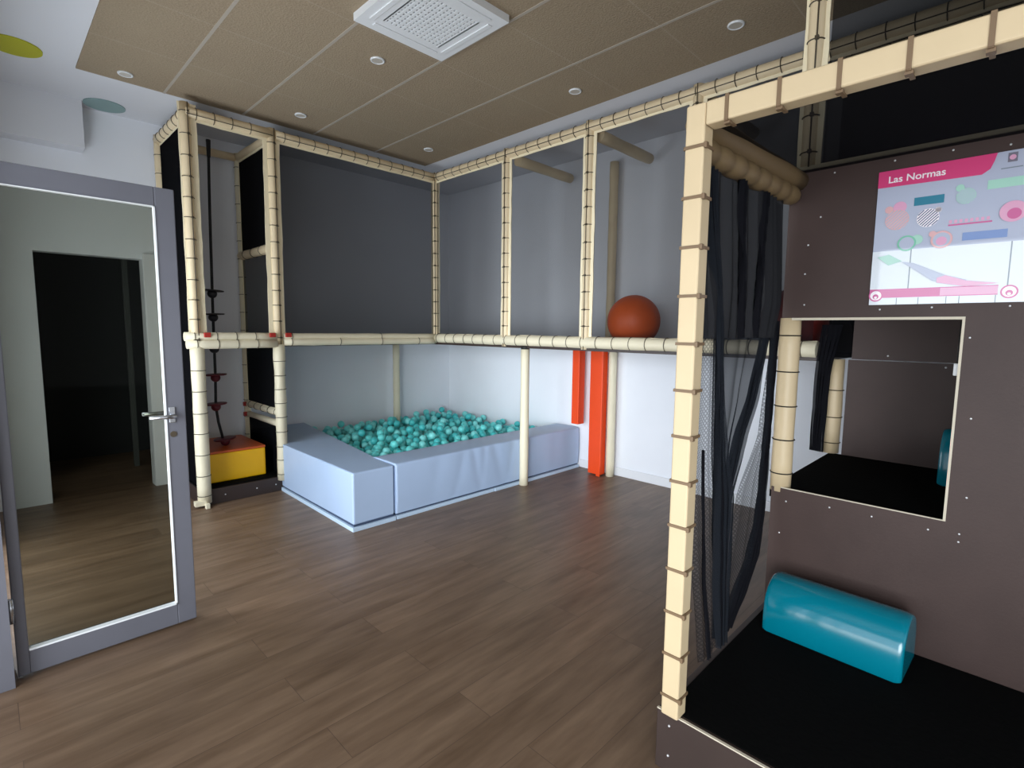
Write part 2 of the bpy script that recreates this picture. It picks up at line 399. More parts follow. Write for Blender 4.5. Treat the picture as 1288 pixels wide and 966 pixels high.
# ------------------------------------------------------------------ rope climbing tower (left)
X1, X2, YR = 1.17, 1.80, 5.47
T = thing('climbing_tower', 'narrow cream foam-padded climbing tower with an open front behind the glass door', 'climbing tower', (1.485, 4.65, 0))
post(T, X1, YB, MT-.12, 3.12, .036, ((-1, 0, .024), (1, 0, .056)), cord=(.012, -.04), ties=.155)
post(T, X1+.005, YB, .03, MT-.1, .05, m='foamw', ties=.17, wr=.002)
post(T, X2, YB, MT-.1, 3.1, .034, ((-1, 0, .05), (1, 0, .046)), cord=(.012, -.038), ties=.135)
post(T, X2+.005, YB, .1, MT-.1, .047, m='foamw', ties=.125, wr=.004)
post(T, X1, YR, .0, 3.08, .036, ((1, 0, .02),), ties=.15)
post(T, X2, YR, .0, 3.08, .03, ((0, -1, .02), (1, 0, .01)), ties=.17, m='foamw')
beam(T, (X1, YB, 3.055), (X2, YB, 3.055), .042, ((-1, .035),), cordz=-.02, cordside=(0, -1))
beam(T, (X1, YB, 3.04), (X1, YR, 3.04), .04, ((-1, .03),))
beam(T, (X2, YB, 3.04), (X2, YR, 3.04), .035, ((-1, .03),), ties=0)
beam(T, (X1, YR, 3.04), (X2, YR, 3.04), .035, ties=0)
beam(T, (X1-.08, YB-.01, 1.372), (X2-.02, YB-.01, 1.372), .034, m='foamw', ties=.15)
beam(T, (X1-.07, YB-.02, 1.312), (X2-.02, YB-.02, 1.312), .036, m='foamw', ties=.15)
beam(T, (X2, YB, 2.13), (X2, YR, 2.13), .04, ((1, .02),), ties=.2)
beam(T, (X2, YB, 1.35), (X2, YR, 1.35), .035, m='foamw', ties=0)
beam(T, (X2, YB, .70), (X2, YR, .70), .03, ((1, .015),), m='foamw', ties=.16)
beam(T, (X2, YB, .60), (X2, YR, .60), .028, m='foamw', ties=0)
for x in (X1+.07, X2-.06, X2+.075): MB().box(x-.024, x+.024, YB-.056, YB-.03, 1.367, 1.405, .005).build('red_tape', M['red'], T)
for z in (.70, .60): MB().box(X2-.05, X2-.02, YR-.045, YR-.02, z-.02, z+.02, .004).build('red_tape', M['red'], T)
# side nets and panels
net(T, [(X2, YB+.03, 2.17), (X2, YR-.03, 2.17), (X2, YR-.03, 3.0), (X2, YB+.03, 3.0)], 'nett')
net(T, [(X2, YB+.03, 1.38), (X2, YR-.03, 1.38), (X2, YR-.03, 2.09), (X2, YB+.03, 2.09)], 'netm')
net(T, [(X2, YB+.03, .73), (X2, YR-.03, .73), (X2, YR-.03, 1.32), (X2, YB+.03, 1.32)], 'nett')
net(T, [(X2, YB+.03, .13), (X2, YR-.03, .13), (X2, YR-.03, .57), (X2, YB+.03, .57)], 'nett')
net(T, [(X1, YB+.03, .13), (X1, YR-.03, .13), (X1, YR-.03, 3.0), (X1, YB+.03, 3.0)], 'nett')
MB().box(X1-.02, X2+.03, YB+.005, YR, .0, .125, .003).build('base_board', M['boardk'], T)
MB().box(X1-.01, X2+.02, YB+.03, YR-.01, .1255, .137, .003).build('floor_mat', M['mat_'], T)
screws([(x, YB+.004, .065) for x in (1.33, 1.58, 1.74)], T, .006)
bs = MB().box(X1-.075, X1+.01, YB-.05, YB+.003, .02, .06, .004).box(X1-.01, X1+.02, YB-.09, YB-.05, 0, .04, .004)
bs.build('foot_bracket', M['foamw'], T)

# foam step inside the tower
st = thing('foam_step', 'yellow foam block with an orange top on the floor of the rope tower', 'foam block', (1.47, 5.05, .137))
MB().box(1.225, 1.71, 4.79, 5.42, .138, .385, .012).build('block_body', M['yellow'], st)
MB().box(1.223, 1.712, 4.788, 5.422, .385, .405, .006).build('block_top', M['otop'], st)
# climbing rope
rp = thing('climbing_rope', 'black knotted climbing rope with foot discs hanging inside the rope tower', 'climbing rope', (1.42, 5.0, 2.98))
pz = [(1.424, 5.0, 2.99), (1.41, 5.0, 2.4), (1.40, 5.0, 1.74), (1.397, 5.0, 1.54), (1.395, 5.0, 1.266), (1.393, 5.0, 1.02), (1.385, 5.0, .765), (1.40, 5.0, .62), (1.437, 5.0, .43)]
MB().tube(pz, .011, 10).build('rope', M['rope'], rp)
MB().tube([(1.424, 5, 3.0), (1.422, 5, 2.86)], [.018, .014], 10).build('rope_sleeve', M['rope'], rp)
def disc(x, z, m, tilt=0, s=1):
    o = MB()
    prof = [(.07, .009), (.088, .007), (.09, .002), (.085, -.003), (.03, -.004)]
    vs = [[o.bm.verts.new((rr*math.cos(2*PI*k/24), rr*math.sin(2*PI*k/24), zz)) for k in range(24)] for rr, zz in prof]
    top = o.bm.verts.new((0, 0, .013)); bot = o.bm.verts.new((0, 0, -.004))
    for i in range(len(prof)-1):
        for k in range(24): o.bm.faces.new((vs[i][k], vs[i+1][k], vs[i+1][(k+1) % 24], vs[i][(k+1) % 24]))
    for k in range(24):
        o.bm.faces.new((top, vs[0][k], vs[0][(k+1) % 24])); o.bm.faces.new((bot, vs[-1][(k+1) % 24], vs[-1][k]))
    o.sphere((0, 0, -.024), .038, 18, 12)
    R = Matrix.Rotation(tilt, 4, 'Y')
    bmesh.ops.transform(o.bm, matrix=Matrix.Translation((x, 5.0, z)) @ R, verts=o.bm.verts)
    return o.build('foot_disc', M[m], rp, smooth=True)
disc(1.40, 1.755, 'discb', .05); disc(1.397, 1.555, 'discb', -.04); disc(1.395, 1.285, 'discb', .02)
disc(1.393, 1.035, 'discr', -.03); disc(1.385, .78, 'discr', -.05); disc(1.445, .464, 'discr', -.12)

# ------------------------------------------------------------------ raised net gallery (centre and right)
G = thing('play_gallery', 'long raised cream-framed gallery closed with black netting above the ball pit', 'play structure', (XB, YB, 0))
YP = [YB, 3.555, 2.615, 1.72, .90, -.1]
# left wing along the back wall
beam(G, (X2+.03, YB, 3.055), (XB, YB, 3.055), .042, ((-1, .035),), cordz=-.02, cordside=(0, -1))
beam(G, (X2+.04, YB, 1.372), (XB, YB, 1.372), .03, m='foamw', ties=.9)
beam(G, (X2+.04, YB-.012, 1.325), (XB, YB-.012, 1.325), .034, m='foamw', ties=.45)
net(G, [(X2+.04, YB, 1.40), (XB-.03, YB, 1.40), (XB-.03, YB, 3.0), (X2+.04, YB, 3.0)], 'netm')
MB().box(X2+.05, XB, YB+.04, YW-.06, 1.285, 1.315).box(XB-.02, XW-.02, .88, YW-.06, 1.285, 1.315).build('platform', M['boardk'], G)
# right wing along the right wall
for i, y in enumerate(YP[:4]):
    lo = MBZ-.01
    cr = (-.04, -.008)
    if i == 0: post(G, XB, y, lo, 3.1, .032, ((-.7, .7, .025), (.7, -.7, .03)), cord=(-.03, -.03), ties=.13)
    else: post(G, XB, y, lo, 3.1, .036, ((0, 1, .042), (0, -1, .042)), cord=cr, ties=.135)
beam(G, (XB, YP[0], 3.055), (XB, YP[5], 3.055), .042, ((-1, .035),), cordz=-.02, cordside=(-1, 0))
beam(G, (XB-.0, YP[0]+.0, 1.352), (XB-.0, YP[4], 1.352), .05, ((1, .02),), m='foamw', ties=.15)
for a, b in zip(YP[:4], YP[1:5]):
    net(G, [(XB, a-.03, 1.39), (XB, b+.03, 1.39), (XB, b+.03, 3.0), (XB, a-.03, 3.0)], 'net' if b > 1.5 else 'netm')
# cross beams under the ceiling and posts against the walls
for y in (3.45, 2.55, 1.65):
    beam(G, (XB+.03, y, 2.985), (XW-.12, y, 2.985), .045, ties=0, m='foam')
post(G, 4.34, 2.9, .0, 1.29, .042, m='foamw', ties=0)
post(G, 4.34, 2.95, 1.315, 3.05, .042, m='foam', ties=0)
post(G, XB, YR-.03, .0, 1.29, .04, m='foamw', ties=0)
pp = post(G, XB-.005, 3.29, .0, 1.275, .041, m='foamw', ties=0, wr=.0015)
MB().tube([(XB-.005, 3.29, 1.275), (XB-.005, 3.29, 1.302)], .04, 16).build('post_cap', M['black'], G)
# closed rear of the gallery beyond the play house
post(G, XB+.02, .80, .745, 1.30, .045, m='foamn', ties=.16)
beam(G, (XB, YP[4], 2.94), (XB, -1.6, 2.94), .045, ties=.18, m='foam')
net(G, [(XB+.05, .86, 1.31), (XB+.05, -1.9, 1.31), (XB+.05, -1.9, 3.12), (XB+.05, .86, 3.12)], 'nett')
net(G, [(XB-.02, .86, 1.9), (XB+.0, .86, 3.1), (XW-.03, .86, 3.1), (XW-.03, .86, 1.32)], 'nett')

# orange-red balls resting on the gallery platform
def bigball(loc, r, label, m='red_ball'):
    o = MB().sphere((0, 0, 0), r, 40, 24).build('play_ball', M[m], None)
    o.location = loc; tag(o, label, 'ball'); return o
bigball((3.80, 2.35, 1.318+.215), .215, 'large orange rubber ball on the gallery platform, in clear view left of the near pillar')
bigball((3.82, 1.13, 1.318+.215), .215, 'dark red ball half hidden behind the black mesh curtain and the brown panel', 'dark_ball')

# orange padded strips by the right wall
o = MB().box(4.24, 4.34, 3.235, 3.325, .49, 1.283, .008).build('hanging_pad', M['orange'])
tag(o, 'short bright orange padded strip hanging under the gallery above the ball pit end', 'foam pad')
sp = thing('standing_pad', 'tall bright orange padded strip standing on the floor against the right wall', 'foam pad', (4.3, 3.02, 0))
MB().box(4.25, 4.335, 2.955, 3.105, .012, 1.283, .008).build('padded_strip', M['orange'], sp)
MB().prism([(2.955, .0), (3.0, .0), (2.99, .05), (2.955, .09)], 'X', 4.243, 4.25).build('loose_flap', M['orange'], sp)

# ------------------------------------------------------------------ ball pit
PX, PY = 1.775, 3.335
bl = thing('pit_edge_block', 'light blue padded block forming the left side of the ball pit', 'foam block', (1.95, 3.335, 0))
def softblock(outline, z0, z1, bev, parent, name='padded_block'):
    b = MB().prism(outline, 'Z', z0, z1)
    es = list(b.bm.edges); bmesh.ops.bevel(b.bm, geom=es, offset=bev, segments=4, profile=.5, affect='EDGES')
    for f_ in b.bm.faces: f_.smooth = False
    return b.build(name, M['vinyl'], parent, smooth=False)
softblock([(PX, PY), (2.115, PY), (2.14, 3.66), (2.40, YW-.03), (PX+.06, YW-.03), (PX+.02, 4.6)], .045, .425, .014, bl)
MB().prism([(PX-.01, PY-.012), (2.12, PY-.012), (2.14, 3.6), (2.40, YW-.025), (PX+.05, YW-.025), (PX+.01, 4.6)], 'Z', .0, .03).build('base_mat', M['vinyls'], bl)
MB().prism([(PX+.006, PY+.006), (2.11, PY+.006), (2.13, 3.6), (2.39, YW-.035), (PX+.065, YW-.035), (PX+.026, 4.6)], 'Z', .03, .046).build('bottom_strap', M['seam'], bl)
bf = thing('pit_edge_block', 'long light blue padded block with a creased front along the ball pit edge', 'foam block', (3.2, 3.335, 0))
# wrinkled cover: subdivided box with creases on the front face
def wrinkled(x0, x1, y0, y1, z0, z1):
    b = MB(); nx, nz, ny = 120, 14, 8
    def fr_(u, v):  # front face offset
        x = x0+(x1-x0)*u; c = 0
        for (xc, wd, am, sl) in ((2.75, .05, .007, .12), (2.95, .04, .009, -.08), (3.02, .03, .006, .05), (3.22, .05, .010, -.12), (3.36, .035, .008, .1), (3.6, .05, .005, 0), (2.5, .06, .005, .1), (4.0, .06, .004, 0)):
            d = (x-xc-sl*(v-.5))/wd; c += am*math.exp(-d*d)*(.3+.7*v)
        return y0+.004+c*.9-.006*math.sin(v*PI)
    bev = .016
    prof = [('f', v/nz) for v in range(nz+1)]
    rows = []
    for i in range(nx+1):
        u = i/nx; x = x0+(x1-x0)*u; row = []
        for j in range(nz+1):
            v = j/nz; zz = z0+(z1-bev-z0)*v; row.append((x, fr_(u, v), zz))
        yb = fr_(u, 1)
        for a in (30, 60, 90): row.append((x, yb+bev*(1-math.cos(math.radians(a))), z1-bev+bev*math.sin(math.radians(a))))
        for j in range(1, ny+1): row.append((x, yb+bev+(y1-bev-yb-bev)*j/ny, z1+.004*math.sin(j/ny*PI)*math.sin(x*9)))
        row.append((x, y1, z1-bev)); row.append((x, y1, z0))
        rows.append([b.bm.verts.new(p) for p in row])
    for i in range(nx):
        for j in range(len(rows[0])-1):
            f_ = b.bm.faces.new((rows[i][j], rows[i+1][j], rows[i+1][j+1], rows[i][j+1])); f_.smooth = True
    b.bm.faces.new(rows[0][::-1]); b.bm.faces.new(rows[-1])
    return b
wrinkled(2.128, XW-.03, PY-.005, PY+.33, .045, .43).build('padded_block', M['vinyl'], bf)
MB().box(2.13, 3.15, PY-.012, PY+.32, 0, .03, .006).box(3.152, XW-.035, PY-.018, PY+.32, 0, .03, .006).build('base_mat', M['vinyls'], bf)
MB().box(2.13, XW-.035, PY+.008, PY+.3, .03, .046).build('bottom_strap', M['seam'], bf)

# balls: the 300 nearest one by one, the rest as a mass
R = .038
proto = bpy.data.meshes.new('pit_ball')
b_ = bmesh.new(); bmesh.ops.create_icosphere(b_, subdivisions=3, radius=R)
for f_ in b_.faces: f_.smooth = True
b_.to_mesh(proto); b_.free(); proto.materials.append(M['ball'])
tones = [M['ball'], mat('pale_turquoise_plastic', hexc(140, 238, 234), .35), mat('deep_turquoise_plastic', hexc(80, 204, 204), .35)]
protos = [proto]
for t_ in tones[1:]:
    q = proto.copy(); q.materials.clear(); q.materials.append(t_); protos.append(q)
cells = []
def inner(y): return 2.14+(2.40-2.14)*max(0, (y-3.66)/(YW-.03-3.66)) if y > 3.66 else 2.14
placed = []
def free(p, md=.0745):
    return all((p-q).length_squared > md*md for q in placed)
rnd = random.Random(11)
for layer, zc in ((0, .275), (1, .335)):
    y = PY+.33+R+.004; j = 0
    while y < YW-R-.015:
        x = inner(y)+R+.008+(.04 if (j+layer) % 2 else 0)
        while x < XW-.02-R:
            heap = .015*math.exp(-((x-3.6)**2/.9+(y-4.9)**2/.5))
            p = Vector((x+rnd.uniform(-.012, .012), y+rnd.uniform(-.012, .012), zc+heap+rnd.uniform(-.010, .010)))
            if p.x < inner(p.y)+R+.012: p.x = inner(p.y)+R+.012
            p.x = min(p.x, XW-.018-R); p.y = min(max(p.y, PY+.335+R), YW-.02-R)
            keep = True if layer == 0 else rnd.random() > .22
            if keep and free(p): placed.append(p); cells.append((layer, p))
            x += .0835
        y += .0735; j += 1
for _ in range(60):
    x, y = rnd.uniform(2.6, 4.3), rnd.uniform(4.0, 5.45)
    p = Vector((x, y, .385+.015*math.exp(-((x-3.6)**2+(y-4.9)**2))))
    if free(p, .078): placed.append(p); cells.append((2, p))
def vis(c):
    l, p = c
    # the top layers, nearest to the near edge first
    return (0 if l else 10)+(p.x*.71+p.y*.70)*.5-(p.z*2)
cells.sort(key=vis)
for i, (l, p) in enumerate(cells[:300]):
    o = bpy.data.objects.new('pit_ball', rnd.choice(protos)); COL.objects.link(o); o.location = p
    tag(o, 'turquoise plastic ball lying among the others in the ball pit', 'ball', 'turquoise balls filling the ball pit')
rest = bmesh.new()
for (l, p) in cells[300:]:
    q = bmesh.ops.create_icosphere(rest, subdivisions=2, radius=R, matrix=Matrix.Translation(p))
    mi = rnd.randrange(3)
    for v in q['verts']:
        for f_ in v.link_faces: f_.smooth = True; f_.material_index = mi
me = bpy.data.meshes.new('pit_balls'); rest.to_mesh(me); rest.free()
for t_ in tones: me.materials.append(t_)
o = bpy.data.objects.new('pit_ball_mass', me); COL.objects.link(o)
tag(o, 'mass of turquoise plastic balls at the back and bottom of the ball pit', 'balls'); o['kind'] = 'stuff'

# ------------------------------------------------------------------ near play house (right)
XN, YN, XP = 1.51, .765, 2.48
DK = .205; YE = -1.3; PT_ = 2.13
H = thing('play_house', 'near brown and cream play house with square window opening and black deck', 'play house', (2.0, .4, 0))
MB().box(XN-.012, XN+.012, YE, YN+.02, 0, DK, .002).box(XN+.012, XP+.02, YN-.002, YN+.02, 0, DK, .002).build('deck_board', M['boardk'], H)
MB().box(XN+.012, XP+.0, YE, YN-.002, .1, DK+.003, .004).build('deck_mat', M['mat_'], H)
MB().box(XN-.013, XN-.004, YE, YN+.02, DK, DK+.004).build('board_edge', M['edge'], H)
screws([(XN-.013, y, z) for y, z in ((.74, .165), (.74, .06), (.50, .165), (.2, .165))], H, .004)
# near square pillar
def sqpost(x, y, z0, z1, h, ties, offs=.07):
    p = MB().box(x-h, x+h, y-h, y+h, z0, z1, .007, 3)
    p.mi = 1; t = p; z = z0+offs
    while z < z1-.03:
        e = h+.0015; a = .0045
        t.box(x-e-.002, x-e+.002, y-e, y+e, z-a, z+a).box(x-e, x+e, y-e-.002, y-e+.002, z-a, z+a)
        t.box(x+e-.002, x+e+.002, y-e, y+e, z-a, z+a).box(x-e, x+e, y+e-.002, y+e+.002, z-a, z+a)
        t.box(x-h-.004, x-h+.012, y-h-.010, y-h-.001, z-.009, z+.007, .002)
        z += ties
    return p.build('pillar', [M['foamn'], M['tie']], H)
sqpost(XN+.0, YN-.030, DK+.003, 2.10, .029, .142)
hm = MB(); hem_strip(hm, (XN+.045, YN+.006, DK+.01), (XN+.045, YN+.006, 1.3), (1, 0, 0), .035, wob=.012); hm.build('net_hem', M['hem'], H)
# near top beam along Y
def sqbeam(y0, y1, x, z0, z1, h):
    t = MB().box(x-h, x+h, y0, y1, z0, z1, .007, 3); t.mi = 1; y = y1-.06
    while y > y0:
        e = h+.0015
        t.box(x-e-.002, x-e+.002, y-.005, y+.005, z0-.002, z1+.002).box(x-e, x+e, y-.005, y+.005, z0-.004, z0)
        t.box(x-e, x+e, y-.005, y+.005, z1, z1+.003).box(x-h+.004, x-h+.022, y-.008, y+.008, z0-.010, z0-.002)
        y -= .135
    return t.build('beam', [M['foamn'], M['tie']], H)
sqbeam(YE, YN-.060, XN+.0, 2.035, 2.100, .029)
# corner post going up to the ceiling and netting of the storey above
post(H, XP+.03, YN-.035, PT_+.012, 3.19, .03, ((0, 1, .026), (0, -1, .03)), cord=(-.036, -.012), ties=.15)
net(H, [(XP+.03, YN-.09, PT_+.012), (XP+.03, YE, PT_+.012), (XP+.03, YE, 3.19), (XP+.03, YN-.09, 3.19)], 'netu', 'upper_net')
# side top beams from the pillar back to the panel
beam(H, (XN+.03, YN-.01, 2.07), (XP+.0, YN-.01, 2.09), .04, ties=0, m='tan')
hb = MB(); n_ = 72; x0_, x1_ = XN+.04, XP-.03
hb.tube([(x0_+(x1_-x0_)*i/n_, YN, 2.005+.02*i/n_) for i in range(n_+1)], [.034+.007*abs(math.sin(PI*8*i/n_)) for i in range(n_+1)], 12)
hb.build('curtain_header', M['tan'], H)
# roof net, seen from below
net(H, [(XN+.03, YE, 2.06), (XP, YE, 2.12), (XP, YN-.03, 2.12), (XN+.03, YN-.03, 2.06)], 'netd', 'roof_net')
# panel with square opening: C-shaped, the opening reaches its left edge
PT = 2.13; HZ0, HZ1, HY0, HY1 = .757, 1.515, .172, .79
pn = MB()
pn.box(XP, XP+.022, YE, YN+.02, HZ1, PT).box(XP, XP+.022, YE, YN+.02, DK, HZ0).box(XP, XP+.022, YE, HY0, HZ0, HZ1)
pn.build('window_panel', M['board'], H)
e = MB()
e.box(XP-.002, XP+.022, HY0, YN-.02, HZ1-.010, HZ1).box(XP-.001, XP+.022, HY0, HY0+.008, HZ0, HZ1).box(XP-.0015, XP+.004, HY0, YN-.02, HZ0, HZ0+.004)
e.build('opening_edge', M['edge'], H)
MB().box(XP-.004, XP+.026, YE, YN+.01, PT, PT+.018, .004).build('panel_top_edge', M['hem'], H)
scr = [(.66, 1.93), (.70, 1.82), (.705, 1.70), (.70, 1.57), (.43, 1.545), (.27, 1.55), (.155, 1.44), (.72, .70), (.55, .715), (.40, .715), (.22, .712), (.13, .72), (.13, .69), (.12, .86), (.13, 1.15),
       (.62, 2.10), (.42, 2.105), (.25, 2.105), (.10, 2.09), (.74, .55), (.06, 1.55)]
screws([(XP-.001, y, z) for y, z in scr], H, .0036, (.5, 1, 1))
post(H, XP+.04, YN-.005, HZ0-.02, HZ1+.0, .042, m='foamn', ties=.155, tm='black', wr=.002, off=.02, name='post')
# room behind the opening
MB().box(XP+.022, XB-.0, YE, .80, .70, .745, .004).build('upper_deck_mat', M['mat_'], H)
MB().box(XB-.01, XB+.012, YE, .735, .745, 1.30).box(XB-.008, XB+.014, YE, .72, 1.305, 2.1).build('inner_wall_panel', M['board'], H)
screws([(XB-.01, y, z) for y, z in ((.55, 1.33), (.3, 1.28))], H, .005, (.5, 1, 1))
MB().box(XP+.022, XB, -.32, -.30, .745, 2.1).build('inner_side_panel', M['board'], H)
MB().box(XP+.024, XP+.055, HY0-.002, HY0+.022, 1.30, 1.345, .003).build('hook_bracket', M['white'], H)
MB().tube([(XP+.035, HY0+.008, 1.345), (XP+.035, HY0+.008, 1.50)], .008, 8).build('latch_bar', M['black'], H)
# gathered net beside the far post
def gather(path, w, n, m, parent=None, name='gathered_net', amp=.02, yaw=0, mb=None):
    """a bunched strip of netting following a path of (x,y,z) with width w(z) folded n times"""
    b = mb or MB(); rows = []
    for i, (p, ww) in enumerate(zip(path, w)):
        row = []
        for k in range(n*6+1):
            u = k/(n*6)-.5
            row.append(b.bm.verts.new((p[0]+u*ww*math.cos(yaw), p[1]+u*ww*math.sin(yaw)+amp*math.sin(k*PI/3+i*.15), p[2])))
        rows.append(row)
    for i in range(len(rows)-1):
        for k in range(len(rows[0])-1):
            f_ = b.bm.faces.new((rows[i][k], rows[i][k+1], rows[i+1][k+1], rows[i+1][k])); f_.smooth = True; f_.material_index = b.mi
    return b if mb else b.build(name, M[m], parent)
def lerp_path(keys, n):
    """keys: list of (z, a, b...) sorted by falling z -> n samples"""
    out = []
    for i in range(n):
        z = keys[0][0]+(keys[-1][0]-keys[0][0])*i/(n-1)
        for a, b in zip(keys, keys[1:]):
            if a[0] >= z >= b[0]-1e-9:
                t = (a[0]-z)/max(1e-9, a[0]-b[0]); t = t*t*(3-2*t)*.4+t*.6
                out.append([z]+[a[j]+(b[j]-a[j])*t for j in range(1, len(a))]); break
    return out
g1 = lerp_path([(1.5, .82, .12), (1.2, .85, .07), (.75, .86, .06)], 24)
gather([(XB-.04, q[1], q[0]) for q in g1], [q[2] for q in g1], 4, 'draped', H, yaw=PI/2-.3, amp=.015)

# ------------------------------------------------------------------ mesh curtain on the side of the play house
C = thing('mesh_curtain', 'black mesh curtain gathered in folds between the near pillar and brown panel', 'curtain', (2.0, YN+.02, DK))
YC = YN+.012
def sheet(keys, nu, folds, amp, m, name, ph=0, yo=0):
    """sheet between left and right edge curves; keys (z, xl, xr)"""
    b = MB(); rows = []
    for i, (z, xl, xr) in enumerate(lerp_path(keys, 60)):
        row = []
        for k in range(nu+1):
            u = k/nu; warp = u+.03*math.sin(u*PI*5+z*1.5)
            x = xl+(xr-xl)*warp
            y = YC+yo+amp*(.6+.4*math.sin(u*9+1))*math.sin(u*folds*2*PI+ph+.5*math.sin(z*2.2))
            row.append(b.bm.verts.new((x, y, z)))
        rows.append(row)
    for i in range(len(rows)-1):
        for k in range(nu):
            f_ = b.bm.faces.new((rows[i][k], rows[i][k+1], rows[i+1][k+1], rows[i+1][k])); f_.smooth = True
    return b.build(name, M[m], C)
sheet([(2.0, 1.56, 2.37), (1.58, 1.60, 2.44), (1.43, 1.62, 2.38)], 160, 9, .022, 'drapeu', 'upper_curtain', yo=.0)
sheet([(1.43, 1.60, 1.84), (1.03, 1.63, 1.86), (.745, 1.66, 1.92), (.30, 1.76, 1.96), (.222, 1.78, 1.97)], 60, 3, .008, 'drape', 'lower_curtain')
sheet([(1.43, 1.79, 2.34), (1.2, 1.81, 2.22), (1.03, 1.83, 2.10), (.80, 1.88, 2.00), (.5, 1.92, 1.985), (.25, 1.94, 1.985)], 90, 5, .012, 'drapem', 'lower_curtain', yo=.01)
sheet([(1.43, 2.36, 2.38), (1.03, 2.27, 2.37), (.80, 2.06, 2.35), (.45, 1.97, 2.28), (.25, 1.96, 2.03)], 60, 3, .006, 'drape', 'lower_curtain', yo=.004)
def strip(keys, n, amp, name, yo=0, m='draped'):
    q = lerp_path(keys, 60)
    return gather([(a[1], YC+yo, a[0]) for a in q], [a[2] for a in q], n, m, C, name, amp)
def fold(keys, yo):
    strip([(k[0], k[1], k[2]*1.7) for k in keys], 3, .012, 'gathered_fold', yo, 'drapem')
    strip([(k[0], k[1], k[2]*.8) for k in keys], 2, .012, 'gathered_fold', yo+.004)
fold([(1.98, 1.66, .05), (1.42, 1.80, .02), (1.2, 1.825, .03), (1.03, 1.85, .05), (.82, 1.90, .10), (.55, 1.93, .085), (.23, 1.965, .05)], -.01)
fold([(1.98, 2.33, .05), (1.60, 2.40, .05), (1.43, 2.31, .02), (1.2, 2.20, .06), (1.03, 2.08, .07), (.80, 1.98, .05), (.35, 1.965, .04)], .012)
strip([(1.5, 2.40, .03), (1.1, 2.385, .03), (.75, 2.36, .04), (.62, 2.34, .06), (.48, 2.29, .12), (.36, 2.17, .14), (.25, 2.04, .10)], 3, .015, 'gathered_fold', .008)
strip([(1.98, 1.90, .04), (1.43, 1.96, .02)], 2, .012, 'gathered_fold', -.02)
strip([(1.98, 2.12, .05), (1.43, 2.10, .02)], 2, .012, 'gathered_fold', -.02)
strip([(1.05, 1.70, .006), (.6, 1.75, .016), (.23, 1.84, .03)], 2, .005, 'curtain_hem', -.015)

# ------------------------------------------------------------------ rules board
PB = thing('rules_board', 'glossy rules poster with pink header mounted on the brown play house panel', 'poster', (XP, .17, 1.56))
PYL, PYR, PZ0, PZ1 = .466, -.14, 1.563, 2.068
def pm(name, rgb, coat=1): 
    m_ = mat(name, hexc(*rgb), .35, coat=coat, spec=.5); m_.node_tree.nodes['Principled BSDF'].inputs['Coat Roughness'].default_value = .03
    m_.node_tree.nodes['Principled BSDF'].inputs['Coat IOR'].default_value = 1.7
    return m_
PC = dict(bg=pm('poster_lilac', (180, 186, 206)), low=pm('poster_white', (226, 232, 238)), pink=pm('poster_pink', (218, 62, 122)), dpink=pm('poster_rose', (205, 95, 150)),
          teal=pm('poster_teal', (40, 125, 150)), green=pm('poster_green', (120, 195, 165)), lgreen=pm('poster_pale_green', (168, 214, 196)), peach=pm('poster_peach', (225, 176, 178)), rose=pm('poster_pale_rose', (225, 165, 195)),
          blue=pm('poster_blue', (125, 150, 200)), navy=pm('poster_navy', (70, 95, 130)), white=pm('poster_letter_white', (250, 240, 245)), grey=pm('poster_grey', (120, 115, 130)), line=pm('poster_line', (130, 140, 150)))
W_ = PYL-PYR; HH = PZ1-PZ0
def PP(u, v, d=0): return (XP-.008-d, PYL-u*.6, PZ0+v*HH)   # u in units of .6 m, v 0..1 upward
def flat(pts, c, name, d=.001):
    return MB().poly([PP(u, v, d) for u, v in pts]).build(name, PC[c], PB)
def rect(u0, u1, v0, v1, c, name, d=.001): return flat([(u0, v0), (u1, v0), (u1, v1), (u0, v1)], c, name, d)
def ell(u, v, r, n=28): return [(u+r*math.cos(2*PI*k/n), v+r*(.6/HH)*math.sin(2*PI*k/n)) for k in range(n)]
MB().box(XP-.008, XP, PYR, PYL, PZ0, PZ1, .001).build('backing_sheet', PC['bg'], PB)
rect(0, 1.0, .0, .405, 'low', 'lower_field', .0006)  # bright window reflection painted as the white lower part
flat([(0, .88), (.50, .87), (.535, .90), (.55, .95), (.56, 1.0), (0, 1.0)], 'pink', 'header_band')
flat([(.535, .865), (1.0, .865), (1.0, 1.0), (.565, 1.0), (.555, .95), (.545, .90)], 'bg', 'logo_field', .0012)
rect(.605, .645, .925, .985, 'grey', 'logo_mark', .0024); flat(ell(.625, .955, .014), 'rose', 'logo_mark', .0028); rect(.58, .67, .885, .892, 'line', 'logo_line', .0022)
rect(.76, .94, .90, .96, 'rose', 'logo_mark', .0024)
def text(body, u, v, size, c, name):
    cu = bpy.data.curves.new('txt', 'FONT'); cu.body = body; cu.size = size; cu.offset = .0006
    t_ = bpy.data.objects.new('txt', cu); COL.objects.link(t_)
    bpy.context.view_layer.update()
    me_ = bpy.data.meshes.new_from_object(t_.evaluated_get(bpy.context.evaluated_depsgraph_get()))
    bpy.data.objects.remove(t_)
    # face -X, reading along -Y
    me_.transform(Matrix(((0, 0, -1, 0), (-1, 0, 0, 0), (0, 1, 0, 0), (0, 0, 0, 1))))
    me_.materials.clear(); me_.materials.append(PC[c])
    ob = bpy.data.objects.new(name, me_); COL.objects.link(ob); ob.parent = PB
    ob.location = Vector(PP(u, v, .0025))-world_of(PB); return ob
text('Las Normas', .052, .908, .035, 'white', 'heading_text')
def bar(u0, u1, v0, v1, c): rect(u0, u1, v0, v1, c, 'caption_bar', .0015)
